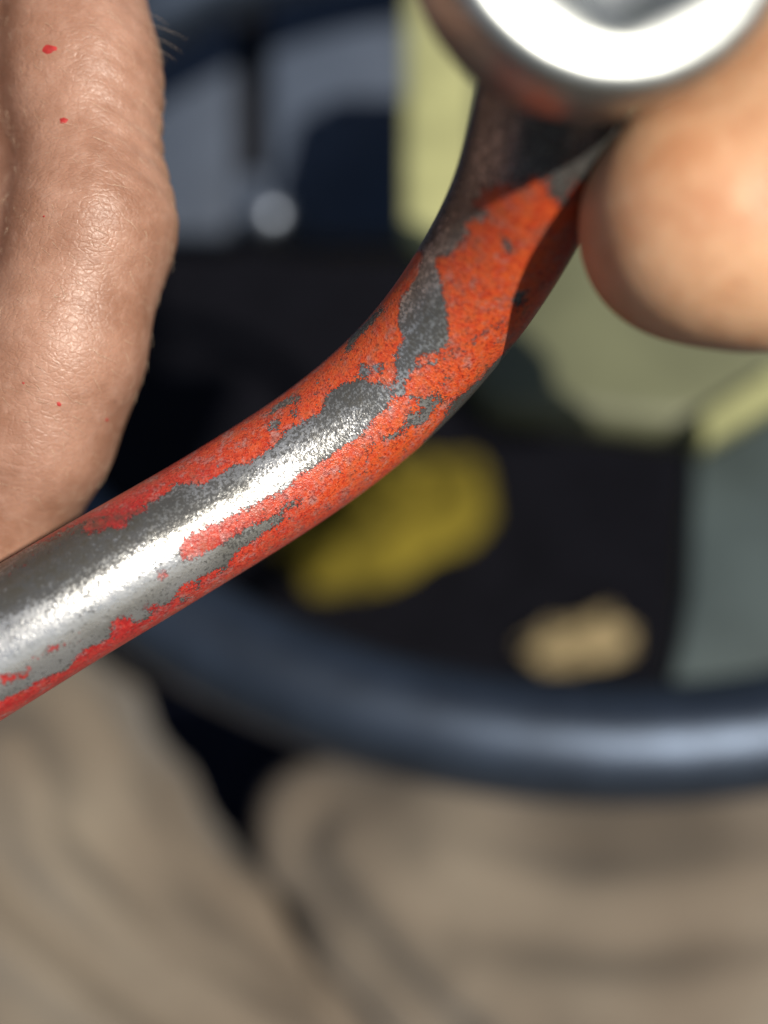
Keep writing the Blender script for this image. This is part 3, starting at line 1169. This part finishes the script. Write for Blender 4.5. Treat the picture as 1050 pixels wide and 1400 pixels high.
67888889989999999999999999999999999999998876567888754433333222222222222222222334
67888888888889999999999999999999999999999888778887654344433322222222222222222334
67788888888888899999999999999999999999999998888887544445543322222222222222222334
57778888888888888999999999999999999999999999998886544556543322222222222222222334
56777788888888888889999999999999999999999999998887656666543322222222222222222234
46677777888888888888899999999999999999999999998887777765433222222222222222222233
45666777778888888888889999999999999988999999988888877765433222222222222222222233
34555666777778888888889888888888888888889999888888887764333222222222222222222223
33444456667777888888889888888888888888888899888888887765433222222222222222222223
33333344566677778888888888888888888888888888888888877765443222222222222222222222
22233333445667777788888888888877777888888888888888877665543222222222222222222222
22222233334456677777888888888777667788888888888888776655433222222222222222222222
22222222333345666777788888888776556777888888888887765444333222222222222222222222
22222222233334456667777888888765445567788888877777764333322222222222222222222222
22222222222333344566677778888776544456778887766776654333222222222222222222222222
22222222222223333445666777777776543345677777655555543332222222222222222222222222
22222222222222233334456667777776543334567776544444433322222222222222222222222222
22222222222222222333344566677666543333567776433333332222222222222222222222222222
22222222222222222223333445666555433333456665433333222222222222222222222222222222
22222222222222222222233334554444333233345565433222222222222222222222222222222222
22222222222222222222223333443333332223334444332222222222222222222222222222222222
22222222222222222222222233333333222222333333332222222222222222222222222222222222
22222222222222222222222222333222222222223333322222222222222222222222222222222222
22222222222222222222222222222222222222222222222222222222222222222222222222222222
22222222222222222222222222222222222222222222222222222222222222222222222222222222
22222222222222222222222222222222222222222222222222222222222222222222222222222222
22222222222222222222222222222222222222222222222222222222222222222222222222222222
22222222222222222222222222222222222222222222222222222222222222222222222222222222
22222222222222222222222222222222222222222222222222222222222222222222222222222222
22222222222222222222222222222222222222222222222222222222222222222222222222222222
22222222222222222222222222222222222222222222222222222222222222222222222222222222
22222222222222222222222222222222222222222222222222222222222222222222222222222222
22222222222222222222222222222222222222222222222222222222222222222222222222222222
22222222222222222222222222222222222222222222222222222222222222222222222222222222
22222222222222222222222222222222222222222222222222222222222222222222222222222222
22222222222222222222222222222222222222222222222222222222222222222222222222222222
22222222222222222222222222222222222222222222222222222222222222222222222222222222
22222222222222222222222222222222222222222222222222222222222222222222222222222222
22222222222222222222222222222222222222222222222222222222222222222222222222222222
22222222222222222222222222222222222222222222222222222222222222222222222222222222
22222222222222222222222222222222222222222222222222222222222222222222222222222222
22222222222222222222222222222222222222222222222222222222222222222222222222222222
22222222222222222222222222222222222222222222222222222222222222222222222222222222
22222222222222222222222222222222222222222222222222222222222222222222222222222222
22222222222222222222222222222222222222222222222222222222222222222222222222222222
22222222222222222222222222222222222222222222222222222222222222222222222222222222
22222222222222222222222222222222222222222222222222222222222222222222222222222222
33333333333333333333333333333333333333333333333333333333333333333333333333333333
33333333333333333333333333333333333333333333333333333333333333333333333333333333
55555555555555555555555555555555555555555555555555555555555555555555555555555555
"""
GRIME = """
5555555555555555555555555555555555555555
5555555555555555555555555555555555555555
5555555555555555555555555555555555555555
5555555455555555555555555555555555555555
5555555455555555555555555555555555555555
4444444444444444444444444444444444444444
4444444444444444444444444444444444444444
4444444444444444444444444444444444444444
4444444444444444444444444444444444444444
4444444444444444444444444444444444444444
4444444444444444444444444444444444444444
4444444444444444444444444444444444444444
4444444444444444444444444444444444444444
4444444444444444444444444444444444444444
4444444444444444444444444444444444444444
4444444444444444433444444444444454444444
4444444444444444333333444444444555544444
3344444444444444332223334444445555554444
3344444444444444322222223334455555555544
4344444444444444322222222233455555555554
4444444444444443322222222234566666666665
4444444444444443322222222235677777777776
4444444444444443322222222345777777777776
4444444444444443322222223356777777777776
4444444444444443322222223457777777777776
4444444444444443322222223467777777777776
4344444444444443322222223467777777777765
4344444444444443322222223567777777777654
3344444444444443322222223467777777776654
3344444444444443322222223567777777776554
3334444444444443322222233567777777776554
3334444444444443322222234567777777766544
3334444444444444322222234567777777766544
3334444444444444322222234567777777765544
3334444444444443322222234567777777765544
3334444444444443322222234567777777765544
3334444444444443322222334567777777655544
3334444444444443322222344567777776555444
3334444444444443322222344566777765555444
3334444444444443322223344556777655554444
3334444444444443322223444556666555554444
3334444444444444322223444555665555554444
3344444444444444322233444555555555544444
3344444444444444322234444555555555544444
3344444444444444332334444555555555444444
3344444444444444333344444555555555444444
3344444444444444333344444455555555444444
3344444444444444333444444445555554444444
3344444444444444333444444444444444444444
3344444444444444333444444444444444444444
4444444444444444334444444444444444444444
4444444444444444444444444444444444444444
4444444444444444444444444444444444444444
4444444444444444444444444444444444444444
4444444444444444444444444444444444444444
4444444444444444444444444444444444444444
4444444444444444444445555555555554444444
4444444444444444555555555555555555444444
4444444444444444555555555555555555444444
4444444444444444555555555555555555544444
4444444444444444555555555555555555544444
4444444444444445555555555555555555554444
4444444444444445555555555555555555554444
5555555555555555555555555555555555554445
5555555555555555555555555655555555554445
5555555555555555555555556665555555554455
5555555555555555555555556665555555554555
5555556666555555555555556555555555555555
5555567887655555555555555555555555555555
5555678888765555555555555555555555555555
5556778888765555555555555555555555555555
5567888998876555555555555555555555555555
5568889999887655555555555555555555555555
5567889999888655555555565555555555555555
5567889999887655555555666555555555555555
5556788999887655555555666655555555555555
5556788998876555555555666665555555555555
5556788998876555555555666666555555555555
5555688888876555555555666666655555555555
5555678888765555555555666666655555555555
5555567887765555555555566666665555555555
5555556666655555555555556666655555555555
5555555555555555555555555555555555555555
5555555665555555555555555555555555555666
5555556665555555555555555555555555666666
5555555555555555555555555555555666666666
5555555555555555555555555555556666666666
5555555555555555455555555555566666666666
5555555555555555445555555555566666666666
5555555555555555444555555555666666666666
5555555444444444444555555555666666666666
5555555444444444445555555555666666666666
5555555555444444445555555555666666666666
5555555555555444445555555556666666666666
5555555555555555445555555566666666666666
5555555555555555555555555566666666666666
6555555555555555555555555566666666666666
6655555555555555555555555566666666666666
6665555555555555555555555666666666666666
6655555555555555555555555666666666666666
6555555555555555555555555666666666666666
5555555555556666666666666666666666666666
5555555555556666666666666666666666666666
5555555555555666666666666666666666666666
5555555555555566666666666666666666666666
5555555555555566666666666666666666666666
5555555555555566666666666666666666666666
5555555555555556666666666666666666666666
5555555555555556666666666666666666666666
5555555555555556666666666666666666666666
"""
G2 = np.array([[int(c) for c in q] for q in GRIME.split()], float) / 9.0
rows = PAINT.split()
G = np.array([[int(c) for c in r] for r in rows], float) / 9.0     # rows along the rod, columns round it

NS, NA = 900, 200
P, s, T, e1, e2 = rod_frames(NS)
ang = np.linspace(-math.pi, math.pi, NA, endpoint=False)
prof = np.ones(NS) * ROD_R
# slight dents along the rod
V = P[:, None, :] + (np.cos(ang)[None, :, None] * e1[:, None, :] + np.sin(ang)[None, :, None] * e2[:, None, :]) * prof[:, None, None]
nz = np.array([[mnoise.noise(Vector((s[i] / 14.0, 1.6 * math.cos(a), 1.6 * math.sin(a)))) for a in ang[::4]] for i in range(0, NS, 6)])
# bilinear up
ii = np.clip(np.arange(NS) / 6.0, 0, nz.shape[0] - 1.001)
jj = (np.arange(NA) / 4.0)
i0 = ii.astype(int)
j0 = jj.astype(int) % nz.shape[1]
fi = (ii - i0)[:, None]
fj = (jj - jj.astype(int))[None, :]
j1 = (j0 + 1) % nz.shape[1]
up = (nz[i0][:, j0] * (1 - fi) + nz[np.minimum(i0 + 1, nz.shape[0] - 1)][:, j0] * fi) * (1 - fj) + (nz[i0][:, j1] * (1 - fi) + nz[np.minimum(i0 + 1, nz.shape[0] - 1)][:, j1] * fi) * fj
V = V + (np.cos(ang)[None, :, None] * e1[:, None, :] + np.sin(ang)[None, :, None] * e2[:, None, :]) * (0.10 * up)[:, :, None]

# paint coverage: mapped sheet where seen, scattered wear elsewhere
gs = (s - PAINT_S0) / (PAINT_S1 - PAINT_S0) * (PAINT_NS - 1)
ga = (ang + PAINT_A) / (2 * PAINT_A) * (PAINT_NA - 1)
gi = np.clip(gs, 0, PAINT_NS - 1.001)
gj = np.clip(ga, 0, PAINT_NA - 1.001)
a0, b0 = gi.astype(int), gj.astype(int)
fa, fb = (gi - a0)[:, None], (gj - b0)[None, :]
cov = (G[a0][:, b0] * (1 - fa) + G[a0 + 1][:, b0] * fa) * (1 - fb) + (G[a0][:, b0 + 1] * (1 - fa) + G[a0 + 1][:, b0 + 1] * fa) * fb
wear = 0.62 + 0.9 * up
inside = ((gs > 2) & (gs < PAINT_NS - 3))[:, None] & ((ga > 3) & (ga < PAINT_NA - 4))[None, :]
cov = np.where(inside, cov, np.clip(wear, 0, 1))
for _ in range(2):
    cov = 0.5 * cov + 0.25 * (np.roll(cov, 1, 1) + np.roll(cov, -1, 1))
    cov[1:-1] = 0.5 * cov[1:-1] + 0.25 * (cov[2:] + cov[:-2])

cov[s > 204] = np.where(inside[s > 204], cov[s > 204], 0.15)
hi_, hj_ = np.clip(gs / (PAINT_NS - 1) * (G2.shape[0] - 1), 0, G2.shape[0] - 1.001), np.clip(ga / (PAINT_NA - 1) * (G2.shape[1] - 1), 0, G2.shape[1] - 1.001)
a0, b0 = hi_.astype(int), hj_.astype(int)
fa, fb = (hi_ - a0)[:, None], (hj_ - b0)[None, :]
grime = (G2[a0][:, b0] * (1 - fa) + G2[a0 + 1][:, b0] * fa) * (1 - fb) + (G2[a0][:, b0 + 1] * (1 - fa) + G2[a0 + 1][:, b0 + 1] * fa) * fb

wr = empty('lug_wrench', w(P[NS // 2]), 'bent steel lug wrench with flaking red paint and round socket end', 'wrench')
shaft = mesh_obj('shaft', w(V.reshape(-1, 3)), grid_faces(NS, NA)[:, ::-1], None, wr)
set_attr(shaft, 'paint', cov.ravel())
set_attr(shaft, 'grime', grime.ravel())
uvw = shaft.data.attributes.new('rod_uv', 'FLOAT_VECTOR', 'POINT')
SS = np.repeat(s[:, None], NA, 1)
cc = np.stack([SS, np.repeat(np.cos(ang)[None] * ROD_R, NS, 0), np.repeat(np.sin(ang)[None] * ROD_R, NS, 0)], -1)
uvw.data.foreach_set('vector', cc.reshape(-1).astype(np.float32))


def wrench_mat(name, painted):
    m = NT(name)
    c = m.coord((1, 1, 1), 'rod_uv') if painted else m.coord((1000, 1000, 1000))
    sm = m.n('Mapping')
    sm.inputs['Scale'].default_value = (0.35, 1, 1)
    m.l(c, sm.inputs['Vector'])
    cs = sm.outputs[0]
    n_grain = m.noise(c, 2.7, 2, 0.7)
    n_grain2 = m.noise(c, 5.5, 1, 0.5)
    n_mid = m.noise(c, 0.9, 4, 0.65)
    n_big = m.noise(cs, 0.20, 4, 0.6)
    n_str = m.noise(cs, 1.6, 3, 0.6)
    # bare zinc-grey steel with black pitting
    steel = m.mix(m.ramp(n_big, 0.35, 0.65), (0.32, 0.32, 0.30), (0.50, 0.505, 0.505))
    thr = m.math('ADD', m.math('MULTIPLY', n_big, 0.22), 0.375)
    if painted:
        gr = m.n('Attribute', attribute_name='grime').outputs['Fac']
        thr = m.math('SUBTRACT', thr, m.math('MULTIPLY', m.math('SUBTRACT', gr, 0.5), 0.30))
    pit = m.math('SUBTRACT', m.math('ADD', m.math('MULTIPLY', n_grain, 0.62), m.math('MULTIPLY', n_str, 0.38)), thr)
    pitm = m.ramp(pit, -0.022, 0.035)
    steel = m.mix(m.math('MULTIPLY', pitm, 0.84), steel, (0.052, 0.051, 0.049))
    s_rough = m.ramp(n_mid, 0.25, 0.75, 0.24, 0.34)
    s_metal = m.math('SUBTRACT', 0.74, m.math('MULTIPLY', pitm, 0.30))
    if not painted:
        m.set(Base_Color=m.mix(0.5, steel, (0.56, 0.60, 0.58)), Roughness=0.36, Metallic=0.95, Normal=m.bump(n_grain, 0.2, 0.00005))
        return m.m
    at = m.n('Attribute', attribute_name='paint')
    e = at.outputs['Fac']
    for sc, dt, am in ((0.75, 3, 0.50), (1.9, 4, 1.15), (4.2, 2, 0.85)):
        e = m.math('ADD', e, m.math('MULTIPLY', m.math('SUBTRACT', m.noise(c, sc, dt, 0.65, 0.3), 0.5), am))
    e = m.math('SUBTRACT', e, m.math('MULTIPLY', m.ramp(m.noise(c, 1.25, 4, 0.65), 0.62, 0.70), 0.8))
    pm = m.ramp(e, 0.525, 0.565)
    sx = m.n('SeparateXYZ')
    m.l(c, sx.inputs[0])
    along = m.ramp(m.math('ADD', sx.outputs[0], m.math('MULTIPLY', n_big, 30.0)), 155.0, 200.0)
    crim = m.mix(m.ramp(n_mid, 0.3, 0.7), (0.29, 0.012, 0.015), (0.44, 0.028, 0.024))
    orng = m.mix(m.ramp(n_mid, 0.3, 0.7), (0.48, 0.045, 0.012), (0.62, 0.105, 0.022))
    red = m.mix(along, crim, orng)
    film = m.math('SUBTRACT', 1.0, m.math('MULTIPLY', m.ramp(m.noise(c, 0.55, 5, 0.7), 0.48, 0.68), 0.36))
    red = m.mix(m.math('MULTIPLY', m.ramp(n_grain, 0.50, 0.68), 0.8), red, (0.17, 0.010, 0.008))
    red = m.mix(m.math('MULTIPLY', m.ramp(n_grain2, 0.62, 0.74), 0.35), red, (0.70, 0.30, 0.18))
    worn = m.math('MULTIPLY', m.ramp(m.noise(c, 0.33, 5, 0.75), 0.50, 0.68), 0.55)
    red = m.mix(worn, red, (0.30, 0.10, 0.06))
    dirt = m.math('MULTIPLY', m.ramp(m.math('ADD', m.math('MULTIPLY', gr, 0.5), m.math('MULTIPLY', n_mid, 0.6)), 0.58, 0.80), 0.85)
    red = m.mix(dirt, red, (0.045, 0.030, 0.024))
    steel = m.mix(m.math('MULTIPLY', dirt, 0.8), steel, (0.085, 0.076, 0.055))
    pf = m.math('MULTIPLY', pm, film)
    col = m.mix(pf, steel, red)
    rim = m.math('MULTIPLY', pm, m.math('SUBTRACT', 1.0, m.ramp(e, 0.565, 0.66)))
    col = m.mix(m.math('MULTIPLY', rim, 0.35), col, (0.20, 0.012, 0.012))
    mt = m.math('MULTIPLY', s_metal, m.math('SUBTRACT', 1.0, pf))
    rg = m.math('ADD', m.math('MULTIPLY', pm, 0.36), m.math('MULTIPLY', m.math('SUBTRACT', 1.0, pm), s_rough))
    nb = m.bump(pm, 0.7, 0.00014)
    peel = m.math('ADD', m.math('MULTIPLY', n_grain, 1.0), m.math('MULTIPLY', n_grain2, 0.5))
    nb = m.bump(m.math('MULTIPLY', peel, m.math('ADD', m.math('MULTIPLY', pm, 0.55), 0.45)), 0.8, 0.00014, nb)
    m.set(Base_Color=col, Roughness=rg, Metallic=mt, Normal=nb)
    m.b.inputs['Specular IOR Level'].default_value = 0.6
    return m.m


shaft.data.materials[0] = wrench_mat('worn_red_paint_on_steel', True)
# end cap of the shaft (beyond the hand)
capc = P[0]
Vc = [w(capc - T[0] * 1.5)] + [w(capc + ROD_R * (math.cos(a) * e1[0] + math.sin(a) * e2[0])) for a in ang[::5]]
Fc = [(0, 1 + (k + 1) % 40, 1 + k) for k in range(40)]
M_sock = wrench_mat('bright_steel', False)
mesh_obj('shaft_end', Vc, Fc, M_sock, wr)

# socket: rounded lip, six-sided opening, tapering back to the shaft
SC = np.array([18.7, 49.6, 80.0])
sn = np.array([0.20, -0.10, -0.97])      # direction the opening faces
sn /= np.linalg.norm(sn)
sa = np.cross(sn, [1.0, 0, 0])
sa /= np.linalg.norm(sa)
sb = np.cross(sn, sa)
prof = []
OR = 16.4
for t in np.linspace(0, math.pi / 2, 8):
    prof.append((-2.2 * (1 - math.cos(t)), OR - 2.2 + 2.2 * math.sin(t)))
prof += [(-4.5, OR), (-8, OR - 0.1), (-10.5, OR - 0.8), (-12.5, OR - 2.2), (-14.5, OR - 4.4), (-16.5, ROD_R + 1.0), (-18.5, ROD_R - 0.2), (-20.5, ROD_R - 1.5)]
inner = [(-4.2, 0.3), (-3.8, 6.0), (-3.2, 8.6), (-2.6, 9.7), (-1.4, 9.8), (-0.5, 10.2), (0, 10.9), (0, 12.4)]
full = inner + prof
SEG = 96
V = []
for k, (z, r) in enumerate(full):
    for j in range(SEG):
        a = 2 * math.pi * j / SEG
        rr = r
        if k < len(inner) - 2 and r > 5:
            m6 = (a % (math.pi / 3)) - math.pi / 6
            rr = min(r * 0.95 / math.cos(m6), 10.6)
        V.append(w(SC + sn * z + rr * (math.cos(a) * sa + math.sin(a) * sb)))
mesh_obj('socket', np.array(V), grid_faces(len(full), SEG), M_sock, wr)
